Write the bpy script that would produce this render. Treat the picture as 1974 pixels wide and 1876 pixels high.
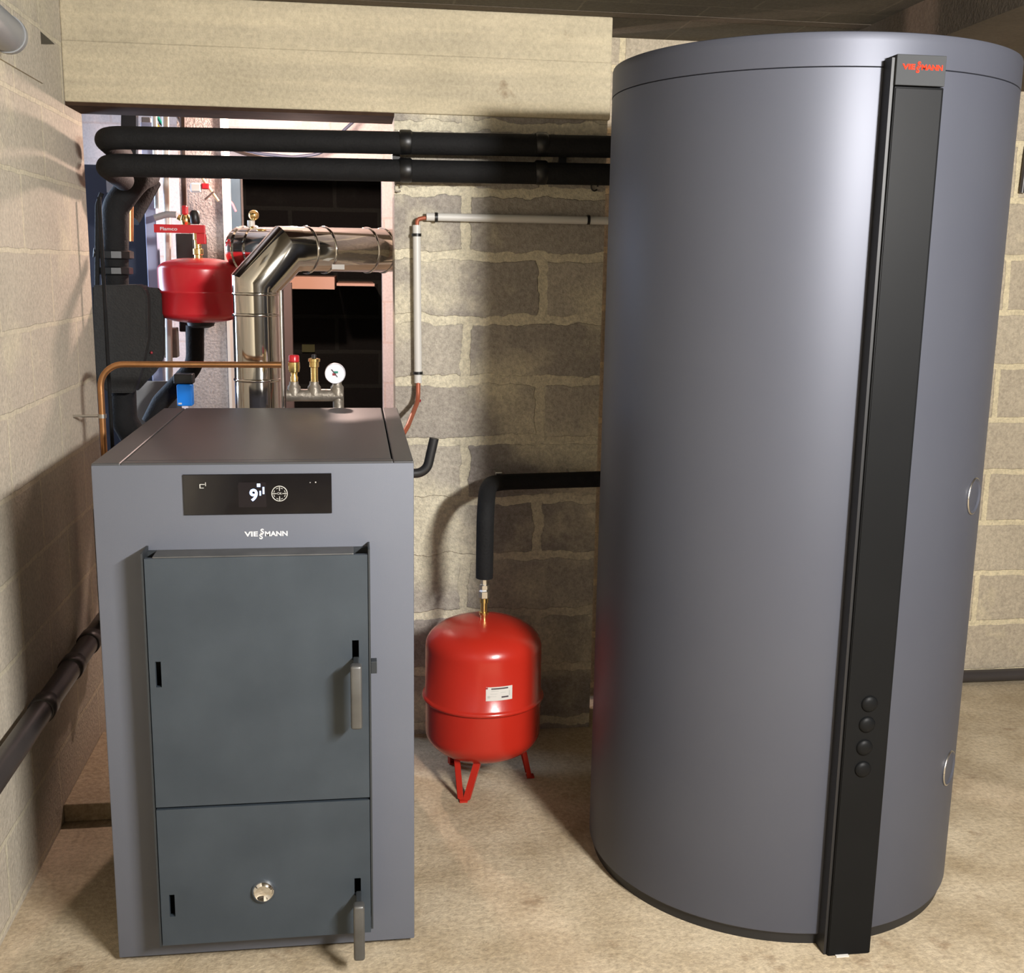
import bpy, bmesh, math, random
from mathutils import Vector, Matrix
random.seed(4)
for o in list(bpy.data.objects): bpy.data.objects.remove(o, do_unlink=True)
SC = bpy.context.scene; COL = SC.collection
# ------------------------------------------------------------ camera
YAW, PITCH, ROLL, FPX = 0.1411996, 0.1940538, 0.0159625, 2158.67
CAM = Vector((0, 0, 1.6))
fw = Vector((math.sin(YAW)*math.cos(PITCH), math.cos(YAW)*math.cos(PITCH), -math.sin(PITCH)))
rt = Vector((math.cos(YAW), -math.sin(YAW), 0)); up = rt.cross(fw)
rt, up = rt*math.cos(ROLL)+up*math.sin(ROLL), up*math.cos(ROLL)-rt*math.sin(ROLL)
cd = bpy.data.cameras.new('camera'); cam = bpy.data.objects.new('camera', cd); COL.objects.link(cam)
M = Matrix((rt, up, -fw)).transposed().to_4x4(); M.translation = CAM; cam.matrix_world = M
cd.sensor_width = 36; cd.lens = FPX/1974*36; cd.clip_start = .05; SC.camera = cam
def at(x, y, Y):                                   # point of the photograph standing at depth Y in the room
    d = fw + rt*((x-987)/FPX) - up*((y-938)/FPX)
    return CAM + d*(Y/d.y)
# ------------------------------------------------------------ light
vs = SC.view_settings; vs.view_transform = 'Standard'; vs.look = 'None'; vs.gamma = 1; vs.use_curve_mapping = False
vs.exposure = 0.86
w = bpy.data.worlds.new('world'); SC.world = w; w.use_nodes = True
w.node_tree.nodes['Background'].inputs[0].default_value = (.75, .85, 1, 1)
w.node_tree.nodes['Background'].inputs[1].default_value = .05
def lamp(name, kind, loc, power, color, size, target=None, size_y=None):
    l = bpy.data.lights.new(name, kind); l.energy = power; l.color = color
    if kind == 'AREA':
        l.size = size
        if size_y: l.shape = 'RECTANGLE'; l.size_y = size_y
    else: l.shadow_soft_size = size
    o = bpy.data.objects.new(name, l); COL.objects.link(o); o.location = loc
    if target: o.rotation_euler = (Vector(target)-Vector(loc)).to_track_quat('-Z', 'Y').to_euler()
    return o
for k in range(7):                                 # a fluorescent tube along the ceiling, right of the camera
    lamp('tube_light', 'POINT', (1.39, -.46+k*.17, 2.10), 50, (1, .975, .95), .075)
lamp('back_room_bulb', 'POINT', (-.20, 4.70, 2.04), 40, (1, .72, .62), .03)
lamp('back_room_daylight', 'AREA', (-1.75, 4.7, 1.6), 30, (.58, .74, 1), .8, (0, 4.3, 1.4), 1.2)
# ------------------------------------------------------------ materials
def mat(name, col, rough=.6, metal=0., noise=0., nscale=8., bump=0., bscale=60., spec=.5, col2=None, emit=None, aniso=0):
    m = bpy.data.materials.new(name); m.use_nodes = True; nt = m.node_tree; b = nt.nodes['Principled BSDF']
    b.inputs['Base Color'].default_value = (*col, 1); b.inputs['Roughness'].default_value = rough
    b.inputs['Metallic'].default_value = metal; b.inputs['Specular IOR Level'].default_value = spec
    tc = nt.nodes.new('ShaderNodeTexCoord')
    if noise:
        n = nt.nodes.new('ShaderNodeTexNoise'); n.inputs['Scale'].default_value = nscale; n.inputs['Detail'].default_value = 6
        nt.links.new(tc.outputs['Object'], n.inputs['Vector'])
        r = nt.nodes.new('ShaderNodeValToRGB'); r.color_ramp.elements[0].position = .3; r.color_ramp.elements[1].position = .7
        c2 = col2 or tuple(min(1, c*(1+noise)) for c in col); c1 = tuple(c*(1-noise) for c in col) if not col2 else col
        r.color_ramp.elements[0].color = (*c1, 1); r.color_ramp.elements[1].color = (*c2, 1)
        nt.links.new(n.outputs['Fac'], r.inputs['Fac']); nt.links.new(r.outputs['Color'], b.inputs['Base Color'])
    if bump:
        n2 = nt.nodes.new('ShaderNodeTexNoise'); n2.inputs['Scale'].default_value = bscale; n2.inputs['Detail'].default_value = 4
        nt.links.new(tc.outputs['Object'], n2.inputs['Vector'])
        bp = nt.nodes.new('ShaderNodeBump'); bp.inputs['Strength'].default_value = bump; bp.inputs['Distance'].default_value = .01
        nt.links.new(n2.outputs['Fac'], bp.inputs['Height']); nt.links.new(bp.outputs['Normal'], b.inputs['Normal'])
    if emit:
        b.inputs['Emission Color'].default_value = (*col, 1); b.inputs['Emission Strength'].default_value = emit
    return m
def surface(name, axes, off, blk1, blk2, mort, msize=.012, distort=.02, smear=.5, smear_scale=3., bump=.4,
            bw=.5, rh=.2, grain=.25, joints=True, stains=0., stain_col=(.2, .13, .07), grain_scale=90., rough=.9, strat=0., shift=.5, smooth=.15):
    """masonry or cast concrete in world coordinates"""
    blk1, blk2, mort, stain_col = [tuple(c*(.72 if name != "grey_blocks" else 1.) for c in q) for q in (blk1, blk2, mort, stain_col)]
    m = bpy.data.materials.new(name); m.use_nodes = True; nt = m.node_tree; N = nt.nodes; L = nt.links
    b = N['Principled BSDF']; b.inputs['Roughness'].default_value = rough; b.inputs['Specular IOR Level'].default_value = .25
    g = N.new('ShaderNodeNewGeometry'); sep = N.new('ShaderNodeSeparateXYZ'); L.new(g.outputs['Position'], sep.inputs[0])
    cmb = N.new('ShaderNodeCombineXYZ'); L.new(sep.outputs[axes[0].upper()], cmb.inputs[0]); L.new(sep.outputs[axes[1].upper()], cmb.inputs[1])
    add = N.new('ShaderNodeVectorMath'); add.operation = 'ADD'; add.inputs[1].default_value = (off[0], off[1], 0); L.new(cmb.outputs[0], add.inputs[0])
    def noise(scale, detail=5, vec=None, rough_=.55):
        n = N.new('ShaderNodeTexNoise'); n.inputs['Scale'].default_value = scale; n.inputs['Detail'].default_value = detail
        n.inputs['Roughness'].default_value = rough_; L.new(vec or g.outputs['Position'], n.inputs['Vector']); return n
    def ramp(src, p0, p1, c0=(0, 0, 0), c1=(1, 1, 1)):
        r = N.new('ShaderNodeValToRGB'); r.color_ramp.elements[0].position = p0; r.color_ramp.elements[1].position = p1
        r.color_ramp.elements[0].color = (*c0, 1); r.color_ramp.elements[1].color = (*c1, 1); L.new(src, r.inputs['Fac']); return r.outputs['Color']
    def mix(fac, a, c, mode='MIX'):
        x = N.new('ShaderNodeMix'); x.data_type = 'RGBA'; x.blend_type = mode
        for s, v in (('Factor', fac), ('A', a), ('B', c)):
            i = [k for k in x.inputs if k.name == s and (k.type == 'RGBA' if s != 'Factor' else k.type == 'VALUE')][0]
            if isinstance(v, (int, float)): i.default_value = v
            elif isinstance(v, tuple): i.default_value = (*v, 1)
            else: L.new(v, i)
        return [k for k in x.outputs if k.type == 'RGBA'][0]
    # wobble of the joints
    nd = noise(12, 4); sc = N.new('ShaderNodeVectorMath'); sc.operation = 'SCALE'; sc.inputs['Scale'].default_value = distort
    sub = N.new('ShaderNodeVectorMath'); sub.operation = 'SUBTRACT'; sub.inputs[1].default_value = (.5, .5, .5)
    L.new(nd.outputs['Color'], sub.inputs[0]); L.new(sub.outputs[0], sc.inputs[0])
    ad2 = N.new('ShaderNodeVectorMath'); ad2.operation = 'ADD'; L.new(add.outputs[0], ad2.inputs[0]); L.new(sc.outputs[0], ad2.inputs[1])
    color = None; height = None
    if joints:
        br = N.new('ShaderNodeTexBrick'); L.new(ad2.outputs[0], br.inputs['Vector'])
        br.inputs['Scale'].default_value = 1; br.inputs['Brick Width'].default_value = bw; br.inputs['Row Height'].default_value = rh
        br.inputs['Mortar Size'].default_value = msize; br.inputs['Mortar Smooth'].default_value = smooth; br.offset = shift
        br.inputs['Color1'].default_value = (*blk1, 1); br.inputs['Color2'].default_value = (*blk2, 1); br.inputs['Mortar'].default_value = (*mort, 1)
        color = br.outputs['Color']
        if smear:
            ns = noise(smear_scale, 6); f = ramp(ns.outputs['Fac'], .62-smear*.25, .72-smear*.2); color = mix(f, color, mort)
        height = br.outputs['Fac']
    else:
        ns = noise(smear_scale, 6); color = mix(ramp(ns.outputs['Fac'], .3, .7), blk1, blk2)
    if strat:                                         # board marks of the formwork
        mp = N.new('ShaderNodeMapping'); mp.inputs['Scale'].default_value = (.6, .6, 14); L.new(g.outputs['Position'], mp.inputs[0])
        n3 = noise(1.2, 4, mp.outputs[0]); color = mix(strat, color, ramp(n3.outputs['Fac'], .35, .65, (.72, .72, .72), (1.12, 1.1, 1.05)), 'MULTIPLY')
    if stains:
        n4 = noise(5.5, 7, None, .65); color = mix(ramp(n4.outputs['Fac'], .66-.05*stains, .74), color, stain_col)
    n5 = noise(grain_scale, 3, None, .7)
    color = mix(grain, color, ramp(n5.outputs['Fac'], .3, .7, (.35, .33, .3), (1.5, 1.48, 1.42)), 'MULTIPLY')
    n6 = noise(1.7, 3); color = mix(.5, color, ramp(n6.outputs['Fac'], .3, .7, (.78, .78, .78), (1.15, 1.15, 1.15)), 'MULTIPLY')
    L.new(color, b.inputs['Base Color'])
    bp = N.new('ShaderNodeBump'); bp.inputs['Strength'].default_value = bump; bp.inputs['Distance'].default_value = .006
    if height is not None:
        ma = N.new('ShaderNodeMath'); ma.operation = 'MULTIPLY_ADD'; L.new(height, ma.inputs[0]); ma.inputs[1].default_value = -.8; L.new(n5.outputs['Fac'], ma.inputs[2])
        L.new(ma.outputs[0], bp.inputs['Height'])
    else: L.new(n5.outputs['Fac'], bp.inputs['Height'])
    L.new(bp.outputs['Normal'], b.inputs['Normal'])
    return m
MAT = dict(
    wall_left=surface('painted_blocks', 'yz', (.12, -.02), (.72, .645, .53), (.66, .60, .49), (.80, .73, .56), .007, .012, .30, grain=.3, bump=.6),
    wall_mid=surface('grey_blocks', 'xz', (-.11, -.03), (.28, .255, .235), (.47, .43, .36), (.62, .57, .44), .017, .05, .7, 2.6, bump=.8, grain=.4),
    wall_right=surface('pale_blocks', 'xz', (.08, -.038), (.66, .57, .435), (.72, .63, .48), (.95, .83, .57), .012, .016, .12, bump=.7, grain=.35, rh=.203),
    beam=surface('cast_beam', 'xz', (0, 0), (.68, .60, .43), (.75, .66, .48), (.6, .5, .3), joints=False, strat=.55, stains=.5, stain_col=(.36, .27, .17), bump=.45, grain=.22, smear_scale=5),
    floor=surface('concrete_floor', 'xy', (0, 0), (.48, .38, .245), (.76, .645, .47), (.5, .4, .3), joints=False, stains=1.0, stain_col=(.30, .20, .115), bump=.5, grain=.4, smear_scale=4.5, rough=.75, grain_scale=70),
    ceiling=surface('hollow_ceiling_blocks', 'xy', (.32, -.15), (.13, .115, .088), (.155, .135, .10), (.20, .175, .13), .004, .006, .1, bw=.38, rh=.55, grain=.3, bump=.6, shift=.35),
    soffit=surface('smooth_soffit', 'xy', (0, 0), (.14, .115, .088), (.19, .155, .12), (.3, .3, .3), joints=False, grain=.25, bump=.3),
    wall_unseen=surface('unseen_dark_blocks', 'xz', (0, 0), (.10, .085, .07), (.12, .10, .08), (.3, .25, .18), bump=.3),  # walls out of view, coloured dark to cut bounced light
    pink=surface('back_room_blocks', 'xz', (.1, -.02), (.74, .66, .62), (.80, .72, .68), (.72, .60, .54), .005, .01, .1, grain=.2, bump=.4),
    dark=surface('unlit_room_blocks', 'xz', (.1, -.1), (.012, .012, .011), (.015, .015, .013), (.03, .033, .028), .012, .01, .1, grain=.3),  # near-black colour stands in for the darkness of the unlit room
    speckle=surface('rough_pillar', 'xz', (0, 0), (.42, .38, .36), (.52, .48, .46), (.5, .5, .5), joints=False, grain=.5, bump=.8),
    tank=mat('graphite_silver_sheet', (0.070, 0.0745, 0.095), .48, .28, .04, 3, .02, 900, spec=.38, col2=(0.076, 0.081, 0.101)),
    boiler=mat('graphite_powder_coat', (0.1147, 0.1240, 0.1519), .58, .04, .03, 5, .05, 700, spec=.3, col2=(0.1200, 0.1300, 0.1580)),
    boiler_top=mat('matt_graphite_lid', (0.0510, 0.0522, 0.0557), .45, .1, .03, 5, .05, 700, col2=(0.0568, 0.0574, 0.0609)),
    door=mat('blue_grey_door_steel', (0.0298, 0.0409, 0.0533), .55, .1, .2, 6, .03, 500, col2=(0.0446, 0.0583, 0.0732)),
    door_edge=mat('dark_door_edge', (0.0350, 0.0406, 0.0455), .5, .3),
    handle=mat('pewter_handle', (0.1260, 0.1260, 0.1230), .45, .6, .15, 20),
    black=mat('black_plastic', (.012, .012, .013), .45),
    strip=mat('anthracite_strip', (0.0049, 0.0053, 0.0058), .48, metal=.0, noise=.1, nscale=4, spec=.14),
    strip_head=mat('grey_strip_head', (0.0400, 0.0420, 0.0440), .6, .0, spec=.12),
    glass=mat('black_display_glass', (.004, .004, .006), .04, spec=.7),
    screen=mat('screen_window', (.012, .010, .012), .08),
    foam=mat('black_foam_insulation', (0.0076, 0.0076, 0.0080), .8, 0, .15, 30, .25, 120, spec=.25),
    tape=mat('black_wrap_tape', (.006, .006, .006), .4),
    red=mat('red_enamel', (0.4144, 0.0207, 0.0104), .25, 0, .04, 6, .03, 40),
    red2=mat('crimson_enamel', (0.5100, 0.0170, 0.0255), .28),
    steel=mat('polished_flue_steel', (0.6630, 0.6375, 0.5865), .10, 1, .03, 4, .02, 14),
    chrome=mat('chrome', (.85, .85, .85), .08, 1),
    zinc=mat('zinc_fitting', (.62, .6, .56), .3, 1),
    brass=mat('brass', (.80, .58, .24), .25, 1),
    copper=mat('copper_tube', (.52, .26, .11), .35, .9, .1, 30),
    copper_red=mat('red_oxide_copper', (.36, .10, .05), .5, .3),
    white=mat('white_pvc', (0.5904, 0.5760, 0.5400), .4),
    label=mat('label_paper', (0.6000, 0.5775, 0.5400), .5),
    ink=mat('dark_ink', (.06, .04, .05), .6),
    logo_white=mat('white_print', (0.6375, 0.6375, 0.6525), .4),
    logo_red=mat('orange_red_print', (.95, .035, .015), .8, spec=.05),
    led=mat('blue_led', (.35, .55, 1.0), .4, emit=2.2),
    led2=mat('grey_touch_print', (.45, .45, .42), .5),
    dark_pipe=mat('dark_grey_pvc', (0.0450, 0.0390, 0.0375), .35, 0, .1, 10),
    grey=mat('grey_pvc', (0.2550, 0.2625, 0.2700), .45),
    yellow=mat('yellow_print', (.75, .58, .08), .5),
    iron=mat('malleable_iron', (.26, .23, .19), .45, .6, .2, 30, .3, 60),
    epp=mat('black_moulded_foam', (0.0165, 0.0158, 0.0150), .8, 0, .15, 60, .4, 160),
    peri=mat('blue_grey_steel_post', (.34, .37, .52), .5),
    navy=mat('navy_panel', (.016, .022, .042), .5),
    teal=mat('slate_blue_board', (.055, .09, .11), .6, 0, .2, 6),
    blue=mat('bright_blue_pump', (.0, .22, .85), .4),
    gauge=mat('gauge_dial', (.78, .78, .84), .4),
    green=mat('green_mark', (0, .22, .15), .5), darkred=mat('dark_red_mark', (.28, .02, .03), .5),
    wood=mat('timber', (.50, .33, .18), .7, 0, .25, 12), card=mat('brown_card', (.50, .30, .21), .8),
    tag=mat('yellow_green_tag', (.06, .065, .01), .6), pinkc=mat('pink_cable', (.75, .2, .22), .5), bluec=mat('blue_grey_cable', (.04, .05, .08), .5),
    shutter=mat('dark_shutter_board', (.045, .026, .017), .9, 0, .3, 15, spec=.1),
    brown=mat('brown_painted_post', (.085, .055, .042), .7),
)
# ------------------------------------------------------------ mesh helpers
WL = {}
def link(name, bm, m, parent=None, smooth=None):
    bmesh.ops.recalc_face_normals(bm, faces=bm.faces[:])
    xs = [v.co for v in bm.verts]
    base = Vector(((min(c.x for c in xs)+max(c.x for c in xs))/2, (min(c.y for c in xs)+max(c.y for c in xs))/2, min(c.z for c in xs)))
    bmesh.ops.translate(bm, verts=bm.verts[:], vec=-base)
    me = bpy.data.meshes.new(name); bm.to_mesh(me); bm.free()
    ms = m if isinstance(m, (list, tuple)) else [m]
    for k in ms: me.materials.append(k)
    if smooth is not None:
        me.polygons.foreach_set('use_smooth', [True]*len(me.polygons))
        me.set_sharp_from_angle(angle=math.radians(smooth))
    o = bpy.data.objects.new(name, me); COL.objects.link(o)
    WL[o.name] = base.copy(); o.location = base
    if parent: o.parent = parent; o.location = base - WL[parent.name]
    return o
def thing(name, label, cat, loc, group=None):
    o = bpy.data.objects.new(name, None); COL.objects.link(o); o.location = loc; o.empty_display_size = .05
    WL[o.name] = Vector(loc); tag(o, label, cat, group); return o
def tag(o, label, cat, group=None):
    o['label'] = label; o['category'] = cat
    if group: o['group'] = group
    return o
def struct(name, bm, m, label=None):
    o = link(name, bm, m); o['kind'] = 'structure'
    if label: o['label'] = label; o['category'] = name.split('_')[0]
    return o
def B(): return bmesh.new()
def box(bm, x0, x1, y0, y1, z0, z1, bev=0., seg=2):
    r = bmesh.ops.create_cube(bm, size=1)['verts']
    for v in r: v.co = Vector((x0+(v.co.x+.5)*(x1-x0), y0+(v.co.y+.5)*(y1-y0), z0+(v.co.z+.5)*(z1-z0)))
    if bev:
        es = {e for v in r for e in v.link_edges}
        bmesh.ops.bevel(bm, geom=list(es), offset=bev, segments=seg, affect='EDGES', profile=.5)
    return bm
def bx(*a, **k): return box(B(), *a, **k)
def fillet(pts, R, n=8):
    pts = [Vector(p) for p in pts]; out = [pts[0]]
    for i in range(1, len(pts)-1):
        a, b, c = pts[i-1], pts[i], pts[i+1]; u = (a-b); v = (c-b); lu, lv = u.length, v.length; u.normalize(); v.normalize()
        ang = u.angle(v)
        if ang > 3.1: out.append(b); continue
        t = min(R/math.tan(ang/2), lu*.49, lv*.49); r = t*math.tan(ang/2)
        bis = (u+v).normalized(); c0 = b+bis*(r/math.sin(ang/2)); s = b+u*t-c0; e = b+v*t-c0
        tot = s.angle(e); ax = s.cross(e).normalized()
        for k in range(n+1): out.append(c0+Matrix.Rotation(tot*k/n, 3, ax) @ s)
    out.append(pts[-1]); return out
def tube(bm, pts, r, seg=20, cap=True, mitre=False):
    pts = [Vector(p) for p in pts]; n = len(pts); rs = r if isinstance(r, (list, tuple)) else [r]*n
    tan = []
    for i in range(n):
        a = (pts[i]-pts[i-1]).normalized() if i else None; b = (pts[i+1]-pts[i]).normalized() if i < n-1 else None
        tan.append(b if a is None else a if b is None else (a+b).normalized())
    nrm = tan[0].orthogonal().normalized(); rings = []
    for i in range(n):
        if i: nrm = tan[i-1].rotation_difference(tan[i]) @ nrm
        nrm = (nrm-tan[i]*nrm.dot(tan[i])).normalized(); bn = tan[i].cross(nrm)
        k = 1.; bd = None
        if 0 < i < n-1:
            a = (pts[i]-pts[i-1]).normalized(); c = (pts[i+1]-pts[i]).normalized(); h = a.angle(c)/2
            if h > .02: k = 1/math.cos(h); bd = (c-a).normalized()
        ring = []
        for s in range(seg):
            q = 2*math.pi*s/seg; off = (nrm*math.cos(q)+bn*math.sin(q))*rs[i]
            if bd is not None: off += bd*off.dot(bd)*(k-1)
            ring.append(bm.verts.new(pts[i]+off))
        rings.append(ring)
    for i in range(n-1):
        for s in range(seg): bm.faces.new((rings[i][s], rings[i][(s+1) % seg], rings[i+1][(s+1) % seg], rings[i+1][s]))
    if cap: bm.faces.new(rings[0][::-1]); bm.faces.new(rings[-1])
    return bm
def tb(pts, r, **k): return tube(B(), pts, r, **k)
def lathe(bm, prof, c=(0, 0, 0), axis=(0, 0, 1), seg=48):
    """profile of (radius, height) turned about axis through c"""
    ax = Vector(axis).normalized(); u = ax.orthogonal().normalized() if abs(ax.z) < .99 else Vector((1, 0, 0)); v = ax.cross(u); c = Vector(c); rings = []
    for r, h in prof:
        if r < 1e-6: rings.append([bm.verts.new(c+ax*h)])
        else: rings.append([bm.verts.new(c+ax*h+(u*math.cos(2*math.pi*s/seg)+v*math.sin(2*math.pi*s/seg))*r) for s in range(seg)])
    for a, b in zip(rings, rings[1:]):
        for s in range(seg):
            t = (s+1) % seg
            if len(a) == 1 and len(b) == 1: continue
            if len(a) == 1: bm.faces.new((a[0], b[t], b[s]))
            elif len(b) == 1: bm.faces.new((a[s], a[t], b[0]))
            else: bm.faces.new((a[s], a[t], b[t], b[s]))
    if len(rings[0]) > 1: bm.faces.new(rings[0][::-1])
    if len(rings[-1]) > 1: bm.faces.new(rings[-1])
    return bm
def lt(*a, **k): return lathe(B(), *a, **k)
def prism(bm, poly, d):
    """closed outline extruded by vector d"""
    a = [bm.verts.new(Vector(p)) for p in poly]; b = [bm.verts.new(Vector(p)+Vector(d)) for p in poly]; n = len(a)
    bm.faces.new(a); bm.faces.new(b[::-1])
    for i in range(n): bm.faces.new((a[i], b[i], b[(i+1) % n], a[(i+1) % n]))
    return bm
def slab(xs, zs, y0, y1, hole):
    """plate in the XZ plane with rectangular openings: hole(i, j) says which cells are open"""
    bm = B(); nx, nz = len(xs)-1, len(zs)-1
    sol = lambda i, j: 0 <= i < nx and 0 <= j < nz and not hole(i, j)
    V = {}
    def v(i, j, k):
        if (i, j, k) not in V: V[i, j, k] = bm.verts.new((xs[i], (y0, y1)[k], zs[j]))
        return V[i, j, k]
    for i in range(nx):
        for j in range(nz):
            if not sol(i, j): continue
            for k in (0, 1): bm.faces.new((v(i, j, k), v(i+1, j, k), v(i+1, j+1, k), v(i, j+1, k)))
            if not sol(i-1, j): bm.faces.new((v(i, j, 0), v(i, j, 1), v(i, j+1, 1), v(i, j+1, 0)))
            if not sol(i+1, j): bm.faces.new((v(i+1, j, 0), v(i+1, j, 1), v(i+1, j+1, 1), v(i+1, j+1, 0)))
            if not sol(i, j-1): bm.faces.new((v(i, j, 0), v(i, j, 1), v(i+1, j, 1), v(i+1, j, 0)))
            if not sol(i, j+1): bm.faces.new((v(i, j+1, 0), v(i, j+1, 1), v(i+1, j+1, 1), v(i+1, j+1, 0)))
    return bm
def lettering(bm, s, x, y, z, h, wscale=1., depth=.0006, align='CENTER', bold=0.):
    """flat letters facing -Y, centred on x, base line z, capital height h"""
    cu = bpy.data.curves.new('t', 'FONT'); cu.body = s; cu.size = h/.7; cu.extrude = depth/2; cu.align_x = align; cu.offset = bold
    o = bpy.data.objects.new('t', cu); COL.objects.link(o); bpy.context.view_layer.update()
    me = bpy.data.meshes.new_from_object(o.evaluated_get(bpy.context.evaluated_depsgraph_get()))
    n0 = len(bm.verts); bm.from_mesh(me); bm.verts.ensure_lookup_table()
    for v in bm.verts[n0:]: v.co = Vector((x+v.co.x*wscale, y-v.co.z, z+v.co.y))
    bpy.data.objects.remove(o); bpy.data.curves.remove(cu); bpy.data.meshes.remove(me)
    return bm
def maker_logo(x0, x1, y, z, name, m, parent):
    """VIE, two S stacked one above the other, MANN"""
    W_ = x1-x0; h = W_*.112; bm = B()
    for t, a, b_, zb, hh in (('VIE', 0, .315, z-h/2, h), ('S', .375, .455, z-h*.02, h*1.08), ('S', .345, .425, z-h*1.10, h*1.08), ('MANN', .475, 1, z-h/2, h)):
        q = B(); lettering(q, t, 0, y, zb, hh, 1., bold=.0005)
        lo_ = min(v.co.x for v in q.verts); hi = max(v.co.x for v in q.verts); me = bpy.data.meshes.new('q')
        for v in q.verts: v.co.x = x0+W_*(a+(b_-a)*(v.co.x-lo_)/(hi-lo_))
        q.to_mesh(me); q.free(); bm.from_mesh(me); bpy.data.meshes.remove(me)
    return link(name, bm, m, parent)
# ------------------------------------------------------------ the setting
XL = -.847; YB = 3.66; YT = 3.86; YR = 3.96; ZC = 2.372
struct('floor', bx(-2.6, 5.4, -4.6, 8.4, -.2, 0), MAT['floor'])
struct('wall_left', bx(XL-.2, XL, -4.6, YT, 0, ZC), MAT['wall_left'])
xs = [XL, .131, .262, .318, .81]; zs = [0, 1.888, 1.912, 2.062]
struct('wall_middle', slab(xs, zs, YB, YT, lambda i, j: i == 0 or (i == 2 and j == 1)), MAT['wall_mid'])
struct('trim_1', box(bx(XL, .815, YB-.010, YT-.005, 2.232, ZC, bev=.004), XL, .815, YB-.014, YT-.006, 2.062, 2.236, bev=.004), MAT['beam'], 'cast concrete lintel beam spanning the opening above the boiler')
struct('wall_rear', bx(.81, 5.4, YR, YR+.2, 0, ZC), MAT['wall_right'])
struct('wall_right', bx(5.2, 5.4, -4.6, YR, 0, ZC), MAT['wall_unseen'])
struct('wall_front', bx(XL-.2, 5.4, -4.8, -4.6, 0, ZC), MAT['wall_unseen'])
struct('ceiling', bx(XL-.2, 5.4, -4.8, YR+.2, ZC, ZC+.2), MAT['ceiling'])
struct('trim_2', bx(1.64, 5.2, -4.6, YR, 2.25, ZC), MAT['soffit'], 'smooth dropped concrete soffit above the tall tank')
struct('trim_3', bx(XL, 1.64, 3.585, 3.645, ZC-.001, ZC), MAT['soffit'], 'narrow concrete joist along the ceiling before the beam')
struct('trim_4', bx(XL, -.58, 3.14, YB, 0, .055, bev=.004), MAT['floor'], 'low concrete step beside the left wall')
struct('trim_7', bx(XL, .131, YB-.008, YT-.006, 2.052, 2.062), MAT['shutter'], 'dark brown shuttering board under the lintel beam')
# back room seen through the opening
struct('wall_back_room', slab([-2.6, -.528, .140, 2.4], [0, 2.02, 2.75], 5.6, 5.75, lambda i, j: i == 1 and j == 0), MAT['pink'])
struct('wall_back_room_left', bx(-2.6, -2.45, YT, 5.6, 0, 2.75), MAT['pink'])
struct('wall_back_room_right', bx(2.25, 2.4, YR+.2, 5.6, 0, 2.75), MAT['pink'])
struct('ceiling_back_room', bx(-2.6, 2.4, YR+.2, 8.4, 2.75, 2.9), MAT['pink'])
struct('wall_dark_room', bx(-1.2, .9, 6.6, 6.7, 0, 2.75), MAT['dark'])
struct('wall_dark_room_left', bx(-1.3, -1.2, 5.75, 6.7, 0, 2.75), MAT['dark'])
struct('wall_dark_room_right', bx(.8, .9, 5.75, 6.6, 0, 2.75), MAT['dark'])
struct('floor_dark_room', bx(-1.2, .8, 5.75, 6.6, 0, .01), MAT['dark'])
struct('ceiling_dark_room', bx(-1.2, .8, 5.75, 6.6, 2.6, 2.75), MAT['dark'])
# ------------------------------------------------------------ boiler
BX0, BX1, BY0, BY1, BZ = -.556, .127, 2.436, 3.38, 1.176
boiler = thing('boiler', 'grey floor-standing wood boiler with black display and blue-grey doors', 'boiler', ((BX0+BX1)/2, (BY0+BY1)/2, 0))
link('plinth', bx(BX0+.02, BX1-.04, BY0+.02, BY1-.02, 0, .03), MAT['black'], boiler)
link('side_casing', bx(BX0+.002, BX1-.002, BY0+.014, BY1, .02, BZ-.022, bev=.004), MAT['boiler'], boiler)
link('front_panel', bx(BX0, BX1, BY0, BY0+.02, .012, BZ-.004, bev=.003), MAT['boiler'], boiler, 30)
link('top_panel', bx(BX0+.062, BX1-.048, BY0+.035, BY1-.001, BZ-.022, BZ, bev=.003), MAT['boiler_top'], boiler)
link('top_edge', bx(BX0, BX0+.060, BY0+.002, BY1-.001, BZ-.022, BZ, bev=.003), MAT['boiler_top'], boiler)
link('top_edge', bx(BX1-.045, BX1, BY0+.002, BY1-.001, BZ-.022, BZ, bev=.003), MAT['boiler_top'], boiler)
link('top_edge', bx(BX0+.060, BX1-.045, BY0+.002, BY0+.034, BZ-.022, BZ, bev=.003), MAT['boiler_top'], boiler)
dp = link('display_panel', bx(-.3675, -.0525, BY0-.004, BY0+.002, 1.062, 1.151, bev=.001), MAT['glass'], boiler); dp['label'] = 'glossy black touch display'
link('screen', bx(-.252, -.193, BY0-.0048, BY0-.0038, 1.078, 1.133), MAT['screen'], dp)
bm = B(); lettering(bm, '9', -.2195, BY0-.0052, 1.093, .025, 1.0, bold=.0009); link('digit', bm, MAT['led'], dp)
bm = B(); lettering(bm, '1', -.1985, BY0-.0052, 1.108, .014, 1.0, bold=.0008); box(bm, -.212, -.205, BY0-.0055, BY0-.0048, 1.123, 1.130); box(bm, -.207, -.204, BY0-.0055, BY0-.0048, 1.104, 1.114)
link('digit', bm, MAT['led'], dp)
bm = B(); cx, cz = -.1645, 1.1075
ring = [(cx+.0165*math.cos(t*math.pi/20), BY0-.0046, cz+.0165*math.sin(t*math.pi/20)) for t in range(41)]
tube(bm, ring, .0010, seg=8, cap=False)
for a in range(4):
    c_, s_ = math.cos(a*math.pi/2), math.sin(a*math.pi/2); tube(bm, [(cx+.006*c_, BY0-.0046, cz+.006*s_), (cx+.015*c_, BY0-.0046, cz+.015*s_)], .0009, seg=8)
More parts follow.
